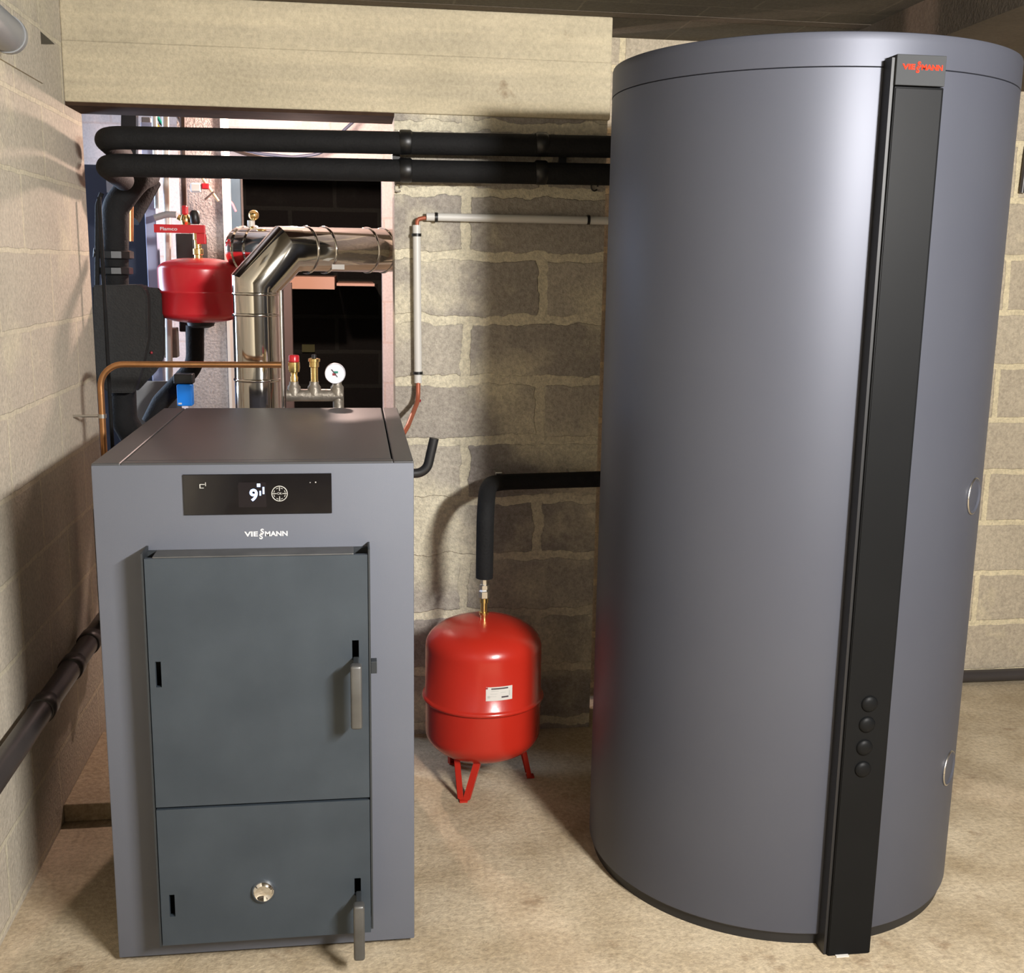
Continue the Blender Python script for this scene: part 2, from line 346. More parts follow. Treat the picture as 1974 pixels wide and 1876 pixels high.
for a in range(8):
    q = a*math.pi/4+.39; tube(bm, [(cx+.0125*math.cos(q-.2), BY0-.0046, cz+.0125*math.sin(q-.2)), (cx+.0125*math.cos(q+.2), BY0-.0046, cz+.0125*math.sin(q+.2))], .0007, seg=6)
lettering(bm, 'OK', cx, BY0-.005, cz-.002, .005)
link('touch_dial', bm, MAT['led2'], dp)
bm = B(); box(bm, -.333, -.331, BY0-.0048, BY0-.0040, 1.122, 1.130); box(bm, -.331, -.322, BY0-.0048, BY0-.0040, 1.129, 1.1304); box(bm, -.321, -.3195, BY0-.0048, BY0-.0040, 1.126, 1.134); box(bm, -.333, -.324, BY0-.0048, BY0-.0040, 1.121, 1.1222)
link('touch_mark', bm, MAT['led2'], dp)
bm = B(); box(bm, -.0995, -.0975, BY0-.0048, BY0-.0040, 1.1305, 1.132); box(bm, -.088, -.0855, BY0-.0048, BY0-.0040, 1.1305, 1.133); link('touch_mark', bm, MAT['led2'], dp)
maker_logo(-.2425, -.1495, BY0-.0008, 1.0175, 'logo', MAT['logo_white'], boiler)
# door box
DX0, DX1, DZ0, DZ1, DY = -.450, .0285, .078, .985, 2.368
bm = B(); box(bm, DX0, DX0+.004, DY-.002, BY0, DZ0, DZ1+.010); box(bm, DX1-.004, DX1, DY-.002, BY0, DZ0+.012, DZ1+.010); box(bm, DX0+.004, DX1-.004, BY0-.010, BY0, DZ0, DZ1)
box(bm, DX0+.004, DX1-.004, DY+.016, BY0, DZ0, DZ0+.004); link('door_frame', bm, MAT['door_edge'], boiler)
link('top_flap', bx(DX0+.022, DX1-.035, DY+.004, BY0-.002, DZ1-.006, DZ1+.001, bev=.0015), MAT['handle'], boiler)
def door(z0, z1, name, hz, slots):
    x = [DX0+.006]+[slots[0][0], slots[0][1], slots[1][0], slots[1][1]]+[DX1-.0055]
    z = sorted([z0, slots[0][2], slots[0][3], slots[1][2], slots[1][3], z1])
    def hole(i, j):
        cxx, cz_ = (x[i]+x[i+1])/2, (z[j]+z[j+1])/2
        return any(s[0] < cxx < s[1] and s[2] < cz_ < s[3] for s in slots)
    d = link(name, slab(x, z, DY, DY+.012, hole), MAT['door'], boiler)
    bm = B(); box(bm, -.0165, .0085, DY-.075, DY-.048, hz[0], hz[1], bev=.006, seg=3)
    h = link('door_handle', bm, MAT['handle'], d, 40); h['label'] = 'long grey pull handle'
    link('handle_arm', bx(-.010, .002, DY-.052, DY-.001, hz[1]-.022, hz[1]-.004, bev=.002), MAT['door_edge'], d)
    return d
ud = door(.4175, DZ1-.002, 'loading_door', (.612, .757), ((-.4315, -.4195, .697, .755), (-.012, .0025, .745, .790)))
ld = door(DZ0+.002, .411, 'ash_door', (.056, .192), ((-.4255, -.4135, .151, .205), (-.0135, .001, .176, .219)))
link('latch_tab', bx(DX1+.0002, DX1+.0135, DY+.02, DY+.045, .704, .732, bev=.001), MAT['door_edge'], boiler)
kx, kz = -.2175, .2015
kn = link('air_knob', lt([(.0265, 0), (.0265, .004), (.0235, .010), (.019, .0135), (.016, .0125), (.012, .009), (0, .008)], (kx, DY, kz), (0, -1, 0)), MAT['chrome'], ld, 40); kn['label'] = 'round chrome spy knob'
p = [at(780, 914, 2.92), at(822, 911, 2.92), at(837, 845, 2.92)]; p[0].x = BX1-.004
lv = link('lever', tube(B(), fillet(p, .035), .0125), MAT['black'], boiler, 50)
# brass safety group standing behind the lid
sg = thing('safety_group', 'iron manifold with brass valves and round white pressure gauge behind boiler', 'valve group', at(606, 790, 3.48))
a, b = at(560, 762, 3.48), at(652, 762, 3.48); gz = a.z
bm = B(); tube(bm, [(a.x-.012, 3.48, gz), (b.x+.014, 3.48, gz)], .019, seg=24); tube(bm, [(b.x, 3.48, gz), (b.x, 3.48, 1.10), (b.x, 3.39, 1.10)], .017); link('manifold', bm, MAT['iron'], sg, 40)
for q in (567, 606, 650):
    t = at(q, 762, 3.48); link('socket', lt([(.020, 0), (.020, .026), (.014, .034), (.014, .042)], (t.x, 3.48, gz), seg=24), MAT['iron'], sg, 40)
x1 = at(567, 720, 3.48); s1 = link('safety_valve', lt([(.010, -.02), (.012, .0), (.009, .005), (.010, .015), (.016, .017), (.018, .03), (.0175, .046), (.015, .048)], (x1.x, 3.48, gz+.055), seg=24), MAT['brass'], sg, 40)
link('valve_cap', lt([(.0165, 0), (.0165, .016), (.014, .020), (0, .021)], (x1.x, 3.48, gz+.103), seg=16), MAT['red2'], s1, 40)
x2 = at(606, 720, 3.48); s2 = link('air_vent', lt([(.011, 0), (.011, .045), (.0145, .047), (.0145, .062), (.018, .063), (.018, .072), (.012, .074)], (x2.x, 3.48, gz+.040), seg=24), MAT['brass'], sg, 40)
link('vent_cap', lt([(.007, 0), (.007, .010), (0, .012)], (x2.x, 3.48, gz+.114), seg=16), MAT['black'], s2, 40)
gc = at(646, 720, 3.46)
g = link('gauge', lt([(.030, 0), (.0315, .004), (.0315, .018), (.030, .021), (.0285, .019), (0, .019)], (gc.x, 3.475, gc.z), (0, -1, 0)), MAT['gauge'], sg, 40); g['label'] = 'round white pressure gauge'
link('gauge_mark', bx(gc.x-.004, gc.x+.009, 3.4545, 3.4558, gc.z+.001, gc.z+.007), MAT['green'], g)
link('gauge_mark', bx(gc.x-.008, gc.x+.003, 3.4545, 3.4558, gc.z-.006, gc.z+.001), MAT['darkred'], g)
bm = B(); prism(bm, [(gc.x-.012, 3.4542, gc.z+.012), (gc.x-.009, 3.4542, gc.z+.013), (gc.x+.008, 3.4542, gc.z-.010), (gc.x+.006, 3.4542, gc.z-.011)], (0, .001, 0)); link('gauge_needle', bm, MAT['ink'], g)
link('gauge_stem', tb([(b.x, 3.48, gz+.03), (gc.x, 3.477, gc.z-.02)], .007), MAT['brass'], sg, 40)
# copper tubes beside the boiler
cp = [at(440, 703, 3.52), at(210, 703, 3.52)]; cz = cp[0].z; X_ = at(197, 800, 3.52).x
t = link('copper_tube', tube(B(), fillet([(cp[0].x+.16, 3.52, cz), (X_, 3.52, cz), (X_, 3.52, .62)], .07, 10), .0095), MAT['copper'], smooth=50)
tag(t, 'bent copper tube running behind the flue and down beside the left wall', 'pipe')
cl = thing('pipe_clamp', 'small silver clamp fixing bent copper tube to left wall', 'clamp', (X_-.02, 3.52, at(200, 802, 3.52).z)); zc = cl.location.z
link('clamp_ring', lt([(.0096, -.006), (.0125, -.006), (.0125, .006), (.0096, .006)], (X_, 3.52, zc), seg=24), MAT['zinc'], cl, 40)
link('threaded_rod', tb([(XL-.01, 3.52, zc), (X_-.012, 3.52, zc)], .004), MAT['zinc'], cl, 40)
t = link('copper_tube', tube(B(), fillet([at(191, 380, 3.80), (at(191, 380, 3.80).x, 3.80, .4)], .07, 10), .006), MAT['foam'], smooth=50)
tag(t, 'thin dark brown tube rising at the far end of left wall', 'pipe')
# ------------------------------------------------------------ flue
fl = thing('flue_pipe', 'polished stainless steel flue rising behind boiler and turning right', 'flue', at(492, 800, 3.70))
FR = .0735
P0, P1, P2, P3 = at(492, 548, 3.70), at(492, 548, 3.70), at(552, 482, 3.72), at(775, 483, 3.985)
P0 = Vector((P1.x, P1.y, .95)); PE = P3+(P3-P2).normalized()*.5
lo = link('vertical_section', tb([P0, P1+Vector((0, 0, -.03))], FR, seg=48), MAT['steel'], fl, 50)
d1 = (P2-P1); d2 = (P3-P2).normalized()
el = link('elbow', tb([P1+Vector((0, 0, -.032)), P1, P2, P2+d2*.035], FR+.001, seg=48), MAT['steel'], fl, 30)
ho = link('horizontal_section', tb([P2+d2*.033, PE], FR-.0005, seg=48), MAT['steel'], fl, 50)
def bead(c, ax, w_=.006, h_=.0035, par=None):
    link('pipe_bead', lt([(FR-.001, -w_), (FR+h_*.7, -w_*.6), (FR+h_, 0), (FR+h_*.7, w_*.6), (FR-.001, w_)], c, ax, seg=48), MAT['steel'], par or fl, 50)
for y in (566, 606, 731): bead(Vector((P1.x, P1.y, at(492, y, 3.70).z)), (0, 0, 1), par=lo)
for x in (590, 624, 708, 740):
    q = at(x, 482, 3.75); t_ = (q.x-P2.x)/(P3.x-P2.x); bead(P2+(P3-P2)*t_, d2, .005, .004, par=ho)
qc = P2+(P3-P2)*.40
lb = link('sticker', bx(-.02, .02, -.001, .001, -.012, .012), MAT['label'], fl); lb.location = at(652, 519, 3.715)-WL[fl.name]; lb.rotation_euler = (-.95, 0, .0)
c1_, c2_ = at(455, 480, 4.10), at(585, 482, 3.97)
link('cleaning_cap', tb([c1_, c1_+(c2_-c1_)*.06, c2_], [.066, .0765, .0765], seg=48), MAT['steel'], fl, 40)
dd = (c2_-c1_).normalized()
for k in (.12, .30): link('pipe_bead', lt([(.076, -.006), (.080, 0), (.076, .006)], c1_+(c2_-c1_)*k, dd, seg=48), MAT['steel'], fl, 50)
q = at(484, 432, 4.08); link('test_nipple', tb([q-Vector((0, 0, .03)), q+Vector((0, 0, .012))], .013), MAT['white'], fl, 40)
q = at(489, 415, 4.06); bm = B(); bmesh.ops.create_icosphere(bm, subdivisions=3, radius=.018, matrix=Matrix.Translation(q)); link('nipple_cap', bm, MAT['brass'], fl, 80)
t = link('thin_tube', tb([at(541, 560, 3.62), Vector((at(541, 560, 3.62).x, 3.62, 1.0))], .0055), MAT['zinc'], smooth=50); tag(t, 'thin upright zinc tube close behind the right side of flue', 'pipe')
t = link('drain_cock', lt([(.008, 0), (.013, .004), (.013, .035), (.009, .04), (.009, .055), (.014, .058), (.014, .062)], at(529, 732, 3.86), seg=20), MAT['brass'], smooth=40); tag(t, 'small brass drain cock half hidden behind the steel flue', 'valve')
# ------------------------------------------------------------ tall tank
TX, TY, TR = 1.128, 2.80, .4865
tank = thing('buffer_tank', 'tall round grey hot water storage tank with black front strip', 'tank', (TX, TY, 0))
link('base_ring', lt([(TR-.010, 0), (TR-.010, .05)], (TX, TY, 0), seg=160), MAT['black'], tank, 40)
prof = [(TR-.006, .026), (TR, .032), (TR, .040), (TR, 2.008), (TR, 2.0160), (TR-.0012, 2.0168)]
body = link('jacket', lt(prof, (TX, TY, 0), seg=192), MAT['tank'], tank, 35)
link('lid', lt([(TR-.0015, 2.0182), (TR+.0005, 2.0188), (TR+.0005, 2.030), (TR+.0005, 2.070), (TR+.0005, 2.081), (TR-.001, 2.086), (TR-.006, 2.088), (0, 2.090)], (TX, TY, 0), seg=192), MAT['tank'], tank, 35)
SX0, SX1, SY = 1.099, 1.2065, 2.270
sp = link('front_strip', bx(SX0, SX1, SY+.002, 2.345, .0, 1.974, bev=.002), MAT['strip'], tank, 30)
link('strip_face', bx(SX0+.002, SX1-.0045, SY, SY+.004, .001, 1.970, bev=.0008), MAT['strip'], sp)
hd = link('strip_head', bx(SX0, SX1, SY, 2.345, 1.976, 2.036, bev=.0015), MAT['strip_head'], tank)
maker_logo(SX0+.012, SX1-.008, SY-.0008, 2.012, 'logo', MAT['logo_red'], hd)
link('strip_side', bx(SX0-.007, SX0-.0005, SY+.008, 2.345, .0, 2.03), MAT['black'], tank)
for (px, py) in ((1676, 1357), (1671, 1397), (1666, 1441), (1663, 1483)):
    q = at(px, py, SY); link('sensor_cap', lt([(.0185, -.002), (.0195, .000), (.0195, .0015), (.017, .005), (.010, .008), (0, .0085)], (q.x, SY, q.z), (0, -1, 0), seg=32), MAT['strip'], sp, 50)
link('shim', bx(1.118, 1.150, SY-.008, SY+.03, 0, .003), MAT['white'], tank)
for az, z in ((43.6, 1.078), (45.2, .375)):
    a_ = math.radians(az); n_ = Vector((math.sin(a_), -math.cos(a_), 0)); c_ = Vector((TX, TY, z))+n_*(TR-.004)
    pc = link('port_cover', lt([(.044, 0), (.044, .006), (.041, .0085), (.038, .006), (.036, .0048), (0, .0048)], c_, n_, seg=40), MAT['tank'], tank, 30); pc['label'] = 'round grey port cover with bright rim'
    u1 = Vector((0, 0, 1)); u2 = n_.cross(u1); rg = [c_+n_*.0052+(u1*math.sin(k*.157)+u2*math.cos(k*.157))*.0425 for k in range(41)]
    link('port_rim', tube(B(), rg, .0028, seg=8, cap=False), MAT['zinc'], pc, 60)
# ------------------------------------------------------------ red vessel on the floor
VX, VY, VR = .386, 3.285, .180
ve = thing('expansion_vessel', 'round red expansion vessel standing on short legs between boiler and tank', 'vessel', (VX, VY, 0))
def vessel_profile(R, zb, zt, zs, d):
    pr = [(0, zb)]
    for k in range(1, 13):
        q = k/12*math.pi/2; pr.append((R*math.sin(q)**.84, zb+d*(1-math.cos(q))))
    pr += [(R, zs-.010), (R+.005, zs-.008), (R+.0095, zs-.003), (R+.0095, zs+.001), (R+.005, zs+.006), (R, zs+.010)]
    for k in range(12, 0, -1):
        q = k/12*math.pi/2; pr.append((R*math.sin(q)**.84, zt-d*(1-math.cos(q))))
    pr.append((0, zt)); return pr
link('shell', lt(vessel_profile(VR, .092, .537, .292, .088), (VX, VY, 0), seg=96), MAT['red'], ve, 60)
for k, az in enumerate((-118, 2, 122)):
    a_ = math.radians(az); dx, dy = math.cos(a_), math.sin(a_); px_, py_ = -dy, dx
    F = Vector((VX+dx*.155, VY+dy*.155, .006)); bm = B()
    for s in (-1, 1):
        T = Vector((VX+dx*.125+px_*.035*s, VY+dy*.125+py_*.035*s, .135)); F2 = F+Vector((px_*.008*s, py_*.008*s, 0))
        n_ = Vector((dx, dy, 0)); wv = Vector((px_, py_, 0))*.009
        prism(bm, [T-wv, T+wv, F2+wv, F2-wv], n_*.003); prism(bm, [T+wv*s, T+wv*s*1.3, F2+wv*s*1.3, F2+wv*s], -n_*.012)
    box(bm, F.x-.012, F.x+.012, F.y-.012, F.y+.012, 0, .006)
    link('leg', bm, MAT['red'], ve)
# sticker bent round the shell
def sticker(parent, az0, az1, z0, z1, R, m, name, y_off=.0006, n=8):
    bm = B(); vs_ = []
    for k in range(n+1):
        a_ = math.radians(az0+(az1-az0)*k/n); s_, c_ = math.sin(a_), -math.cos(a_)
        vs_.append([bm.verts.new((VX+s_*r_, VY+c_*r_, z)) for r_, z in ((R+y_off, z0), (R+y_off, z1), (R+y_off-.0004, z1), (R+y_off-.0004, z0))])
    for a_, b_ in zip(vs_, vs_[1:]):
        for q in range(4): bm.faces.new((a_[q], a_[(q+1) % 4], b_[(q+1) % 4], b_[q]))
    bm.faces.new(vs_[0]); bm.faces.new(vs_[-1][::-1])
    return link(name, bm, m, parent)
st = sticker(ve, -4.0, 22.0, .337, .380, VR, MAT['label'], 'rating_label')
for (a0, a1, z0, z1, m_) in ((1, 17.5, .3725, .3765, 'ink'), (-2.5, 0, .346, .353, 'led2'), (11, 18, .345, .3495, 'ink'), (1, 8, .3665, .368, 'led2'), (0, 7, .358, .3592, 'led2'), (10, 15, .361, .3622, 'led2'), (0, 6, .350, .3512, 'led2'), (18.5, 19.5, .35, .366, 'led2'), (-4, -2.2, .374, .3795, 'darkred')):
    sticker(st, a0, a1, z0, z1, VR, MAT[m_], 'print', .0011, 4)
bm = lt([(.011, .530), (.011, .546), (.015, .548), (.015, .556), (.010, .557), (.010, .585), (.013, .586), (.013, .600)], (VX, VY, 0), seg=24); link('brass_nipple', bm, MAT['brass'], ve, 40)
bm = lt([(.012, .600), (.0165, .602), (.0165, .622), (.012, .626), (.0155, .630), (.0155, .642), (.010, .644), (.010, .672)], (VX, VY, 0), seg=6); link('union', bm, MAT['zinc'], ve, 25)
# insulated pipe from tank down to vessel
ZP = .900
t = link('insulated_pipe', tube(B(), fillet([(VX, VY, .665), (VX, VY-.01, .93), (.445, 3.60, ZP), (.84, 3.60, ZP+.008)], .10, 12), .0265, seg=28), MAT['foam'], smooth=50)
tag(t, 'black foam-wrapped pipe bending from behind tank down to red floor vessel', 'pipe')
for x in (.468, .716):
    s = link('pipe_clip', bx(x-.012, x+.012, 3.60, YB+.002, ZP+.024, ZP+.034, bev=.003), MAT['zinc']); tag(s, 'silver clip top showing above %s end of the low black pipe' % ('the bend' if x < .5 else 'the tank'), 'clip', 'clips over the low black pipe')
# ------------------------------------------------------------ two long insulated pipes under the beam
def long_pipe(z0, z1, lab):
    o = thing('insulated_pipe', lab, 'pipe', (0, 3.58, z0), 'long insulated pipes below the beam')
    r = .0335; slope = (z1-z0)/1.47
    pts = fillet([(XL+.105, 3.93, z0-.02), (XL+.118, 3.585, z0), (1.0, 3.585, z1)], .060, 10)
    link('foam_sleeve', tube(B(), pts, r, seg=32), MAT['foam'], o, 50)
    for x in (.163, .585):
        z = z0+slope*(x-XL-.085)
        link('tape_band', tb([(x-.019, 3.585, z-.0002), (x-.014, 3.585, z), (x+.014, 3.585, z), (x+.019, 3.585, z)], [r+.0005, r+.004, r+.004, r+.0005], seg=32), MAT['tape'], o, 50)
    return o
zA0, zA1 = at(200, 265, 3.585).z, at(1150, 281, 3.585).z; zB0, zB1 = at(200, 318, 3.585).z, at(1150, 335, 3.585).z
long_pipe(zA0, zA1, 'upper of two long black foam-wrapped pipes under the concrete beam')
long_pipe(zB0, zB1, 'lower of two long black foam-wrapped pipes under the concrete beam')
for x, lab in ((.66, 'black hanger between the long pipes near the tank'), (.135, 'black hanger between the long pipes at the opening corner')):
    h = thing('pipe_hanger', lab, 'bracket', (x, 3.62, 1.92))
    link('hanger_strap', bx(x-.012, x+.012, 3.621, 3.632, 1.885, 1.965), MAT['tape'], h); link('hanger_arm', bx(x-.008, x+.008, 3.63, YB+.01, 1.915, 1.935), MAT['tape'], h)
# small hook at the corner of the opening
for (px, py, lab) in ((767, 362, 'tiny loop of wire at top right corner of the opening'), (1146, 360, 'tiny black wire loop on wall just left of tall tank')):
    q = at(px, py, 3.645); ring = [(q.x+.011*math.cos(k*.6), 3.645, q.z+.013*math.sin(k*.6)) for k in range(10)]
    s = link('wire_loop', tube(B(), ring+[(ring[-1][0], YB+.01, ring[-1][2])], .0025, seg=8), MAT['iron' if px < 800 else 'tape'], smooth=50); tag(s, lab, 'wire')
# ------------------------------------------------------------ white conduit
cdn = thing('white_conduit', 'thin white conduit bent over the grey block wall with black clips', 'conduit', (.2, 3.63, 1.2))
q0, q1, q2, q3 = at(803, 434, 3.635), at(806, 738, 3.635), at(822, 418, 3.635), at(1162, 425, 3.635)
link('upright_length', tb([q0, q1], .0125, seg=20), MAT['white'], cdn, 50)
link('level_length', tb([q2, q3+Vector((.12, 0, -.001))], .0125, seg=20), MAT['white'], cdn, 50)
link('corner_wire', tube(B(), fillet([q0-Vector((0, 0, .02)), q0+Vector((.002, 0, .018)), q2+Vector((-.01, 0, -.004)), q2+Vector((.03, 0, 0))], .02), .0065, seg=12), MAT['copper_red'], cdn, 50)
link('lower_cable', tube(B(), fillet([q1+Vector((0, 0, .03)), at(806, 772, 3.62), at(786, 822, 3.45), at(770, 850, 3.40)], .05), .0075, seg=12), MAT['copper_red'], cdn, 50)
for (px, py, v) in ((803, 453, 1), (806, 719, 1), (841, 419, 0), (1134, 424, 0)):
    q = at(px, py, 3.635)
    cl_ = link('conduit_clip', lt([(.0126, -.0045), (.0155, -.0045), (.0155, .0045), (.0126, .0045)], q, (0, 0, 1) if v else (1, 0, 0), seg=20), MAT['tape'], cdn, 40)
    bm = bx(q.x-.004, q.x+.004, 3.645, YB+.003, q.z-.006, q.z+.006); link('clip_foot', bm, MAT['tape'], cl_)
q = at(806, 772, 3.62); link('cable_ring', lt([(.0074, -.004), (.0095, -.004), (.0095, .004), (.0074, .004)], q, (.2, 0, 1), seg=16), MAT['darkred'], cdn, 40)
# ------------------------------------------------------------ left wall: drain pipe, conduit stub, black riser
wp = thing('wall_pipe', 'dark grey waste pipe running low along the left wall', 'pipe', (-.79, 2.9, .45)); XP = -.803; ZW = .466
link('pipe_run', tb([(XP, 1.2, ZW), (XP, 3.60, ZW)], .030, seg=28), MAT['dark_pipe'], wp, 50)
for y in (2.86, 3.16, 3.38): link('pipe_socket', tb([(XP, y-.03, ZW), (XP, y-.027, ZW), (XP, y+.027, ZW), (XP, y+.03, ZW)], [.031, .0345, .0345, .031], seg=28), MAT['dark_pipe'], wp, 50)
link('riser', tb([(XP+.030, 3.50, ZW), (XP+.030, 3.50, .85)], .026, seg=24), MAT['tape'], wp, 50)
gcd = thing('conduit_stub', 'grey conduit end with yellow print high on left wall', 'conduit', (-.80, 2.85, 2.1))
e = at(14, 66, 2.88); e0 = at(-40, 22, 2.60)
link('stub_tube', tb([e0, e], .040, seg=28), MAT['grey'], gcd, 50)
link('stub_collar', tb([e+(e0-e).normalized()*.012, e+(e-e0).normalized()*.012], [.043, .043], seg=28), MAT['grey'], gcd, 40)
dn = (e-e0).normalized(); bm = B(); pr = []
for k in range(9):
    a_ = math.radians(-100+k*10); u_ = dn.orthogonal().normalized(); u_ = Vector((0, 0, 1)); u_ = (u_-dn*u_.dot(dn)).normalized(); v_ = dn.cross(u_)
    pr.append(e+dn*.0125+(u_*math.sin(a_)-v_*math.cos(a_)*-1)*.033)
tube(bm, pr, .0035, seg=8); link('yellow_mark', bm, MAT['yellow'], gcd, 50)
gz_ = struct('trim_5', bx(XL-.01, XL+.006, 2.2, 3.395, 2.075, ZC-.001), MAT['wall_left'], 'shallow raised block band at the top of left wall')
nb = prism(B(), [(XL+.0005, 3.397, 2.215), (XL+.0005, 3.397, 2.178), (XL+.0005, 3.565, 2.208)], (.0015, 0, 0)); s = link('trim_6', nb, MAT['black']); s['kind'] = 'structure'; s['label'] = 'dark wedge shaped gap in the left wall top'
# ------------------------------------------------------------ skirting pipe and cable on rear wall at right
t = link('skirting_pipe', tb([(1.7, YR-.024, .028), (3.2, YR-.024, .028)], .024, seg=20), MAT['dark_pipe'], smooth=50); tag(t, 'black pipe lying along foot of the pale block wall right of tank', 'pipe')
q = at(1973, 300, 3.94); q2_ = at(1968, 372, 3.94)
t = link('wall_cable', tb([q+Vector((.02, 0, .1)), q+Vector((.012, 0, 0)), q2_+Vector((.004, 0, 0))], .010, seg=12), MAT['dark_pipe'], smooth=50); tag(t, 'short dark cable end on pale wall at the right edge', 'cable')
# ------------------------------------------------------------ back room clutter
v2 = at(385, 562, 4.08); R2 = .139
rv = thing('expansion_vessel', 'small crimson expansion vessel hanging left of the steel flue', 'vessel', (v2.x, v2.y, v2.z-.11))
pr = [(0, -.108)]
for k in range(1, 11):
    q = k/10*math.pi/2; pr.append((R2*math.sin(q)**.8, -.108+.036*(1-math.cos(q))))
pr += [(R2, -.006), (R2+.003, -.004), (R2+.003, .003), (R2, .005)]
for k in range(10, 0, -1):
    q = k/10*math.pi/2; pr.append((R2*math.sin(q)**.8, .115-.040*(1-math.cos(q))))
pr.append((0, .115)); link('shell', lt(pr, v2, seg=72), MAT['red2'], rv, 60)
link('brass_fitting', lt([(.014, .108), (.014, .125), (.018, .127), (.018, .145), (.012, .147), (.012, .175), (.015, .177), (.015, .205)], v2, seg=24), MAT['brass'], rv, 40)
link('bottom_boss', lt([(.05, -.100), (.045, -.118), (.03, -.125), (0, -.125)], v2, seg=24), MAT['black'], rv, 40)
bk = thing('vessel_bracket', 'flat red wall bracket with white lettering above the crimson vessel', 'bracket', at(345, 441, 4.06))
a0, a1 = at(296, 432, 4.05), at(395, 450, 4.05)
link('bracket_arm', bx(a0.x, a1.x, 4.05, 4.07, a1.z, a0.z, bev=.002), MAT['red2'], bk)
a2 = at(379, 470, 4.05); link('bracket_drop', bx(a2.x, a1.x, 4.051, 4.085, a2.z, a1.z-.0005, bev=.002), MAT['red2'], bk)
q = at(325, 444, 4.049); bm = B(); lettering(bm, 'Flamco', q.x, 4.0492, q.z, .0105, 1.35, bold=.0003); link('bracket_lettering', bm, MAT['logo_white'], bk)
# pump group cover
pg = thing('pump_group_cover', 'black moulded foam cover over pump group at left of opening', 'pump cover', at(235, 760, 3.95))
def pp(l, Y): return [at(x, y, Y) for x, y in l]
bm = prism(B(), pp([(177, 550), (266, 549), (278, 556), (284, 572), (285, 650), (272, 715), (258, 758), (212, 758), (184, 742), (180, 650)], 3.94), (0, .12, 0))
bmesh.ops.bevel(bm, geom=bm.edges[:], offset=.006, segments=2, affect='EDGES'); link('cover_front', bm, MAT['epp'], pg, 30)
bm = prism(B(), pp([(262, 553), (306, 556), (314, 575), (313, 690), (300, 715), (262, 756)], 4.00), (0, .055, 0)); bmesh.ops.bevel(bm, geom=bm.edges[:], offset=.006, segments=2, affect='EDGES')
link('cover_rear', bm, MAT['epp'], pg, 30)
q = at(292, 680, 3.995); bm = B(); bmesh.ops.create_icosphere(bm, subdivisions=2, radius=.005, matrix=Matrix.Translation(q)); link('status_light', bm, MAT['darkred'], pg)
def pipe(name, pxs, Y, r, m, lab, cat='pipe', R=.05, grp=None, seg=20):
    pts = [at(p_[0], p_[1], p_[2] if len(p_) > 2 else Y) for p_ in pxs]
    if pxs[0][1] == 130: pts[0].z = 2.749
    o = link(name, tube(B(), fillet(pts, R, 8) if len(pts) > 2 else pts, r, seg=seg), MAT[m], smooth=50); tag(o, lab, cat, grp); return o
pipe('insulated_pipe', [(222, 556), (222, 400), (262, 345), (285, 335, 4.12)], 4.02, .044, 'foam', 'thick black upright insulated pipe entering top of the foam pump cover', R=.08)
pipe('insulated_pipe', [(246, 420, 4.28), (288, 345, 4.34)], 4.3, .044, 'foam', 'slanting black insulated pipe behind the lower long pipe')
pipe('insulated_pipe', [(236, 750), (238, 808), (262, 850, 4.1), (262, 900, 4.1)], 4.06, .046, 'foam', 'black insulated pipe dropping from pump cover behind boiler', R=.06)
pipe('insulated_pipe', [(376, 628), (376, 705), (310, 775), (290, 815)], 4.17, .032, 'foam', 'black insulated pipe bending below the crimson vessel towards the boiler', R=.10)
pipe('flexible_hose', [(196, 372), (188, 395), (187, 560)], 3.98, .008, 'foam', 'thin black hose hanging left of the thick upright pipe', R=.05)
pipe('copper_tube', [(236, 358), (250, 380), (250, 465)], 4.115, .013, 'copper', 'short copper tube stub beside the thick upright black pipe', R=.03)
s = thing('pump_flange', 'black valve body on the thick upright pipe above the foam cover', 'valve', at(220, 520, 3.99)); c_ = at(222, 500, 4.02)
link('flange_ring', lt([(.05, 0), (.062, .004), (.062, .026), (.05, .03)], c_, seg=12), MAT['tape'], s); c_ = at(222, 530, 4.02); link('flange_ring', lt([(.05, 0), (.060, .004), (.060, .024), (.05, .028)], c_, seg=12), MAT['tape'], s)
link('spindle', tb([at(180, 487, 3.99), at(205, 490, 4.0)], .016), MAT['tape'], s, 40)
# steel post with navy panel
b0 = at(275, 330, 4.45); b1 = at(297, 330, 4.45); s = link('steel_post', bx(b0.x, b1.x, 4.45, 4.50, 0, 2.1, bev=.003), MAT['peri']); tag(s, 'blue-grey upright steel post left of white pipe in back room', 'post')
b0 = at(192, 330, 4.6); s = link('back_panel', bx(b0.x-.2, b1.x-.03, 4.6, 4.63, .0, at(200, 318, 4.6).z), MAT['navy']); tag(s, 'dark navy upright panel behind the black insulated pipes', 'panel')
b0, b1 = at(205, 345, 4.56), at(240, 372, 4.56); s = link('light_patch_sheet', bx(b0.x, b1.x, 4.555, 4.565, b1.z, b0.z), MAT['grey']); tag(s, 'small pale grey sheet glimpsed above the slanting black pipe', 'sheet')
pipe('white_pipe', [(324, 130), (328, 790)], 4.36, .0125, 'white', 'upright white plastic pipe behind the red bracket', grp=None)
pipe('white_pipe', [(298, 130), (303, 402)], 4.40, .010, 'white', 'short white pipe close right of the blue-grey steel post')
pipe('grey_pipe', [(298, 420), (322, 413), (340, 414)], 4.34, .012, 'grey', 'short bent grey pipe crossing above the red bracket', R=.04)
pipe('brown_pipe', [(354, 130), (356, 425)], 4.34, .010, 'brown', 'thin brown upright pipe ending at the red-handled brass valve')
v = thing('ball_valve', 'small brass ball valve with red handle above red bracket', 'valve', at(358, 430, 4.3)); q = at(358, 425, 4.3)
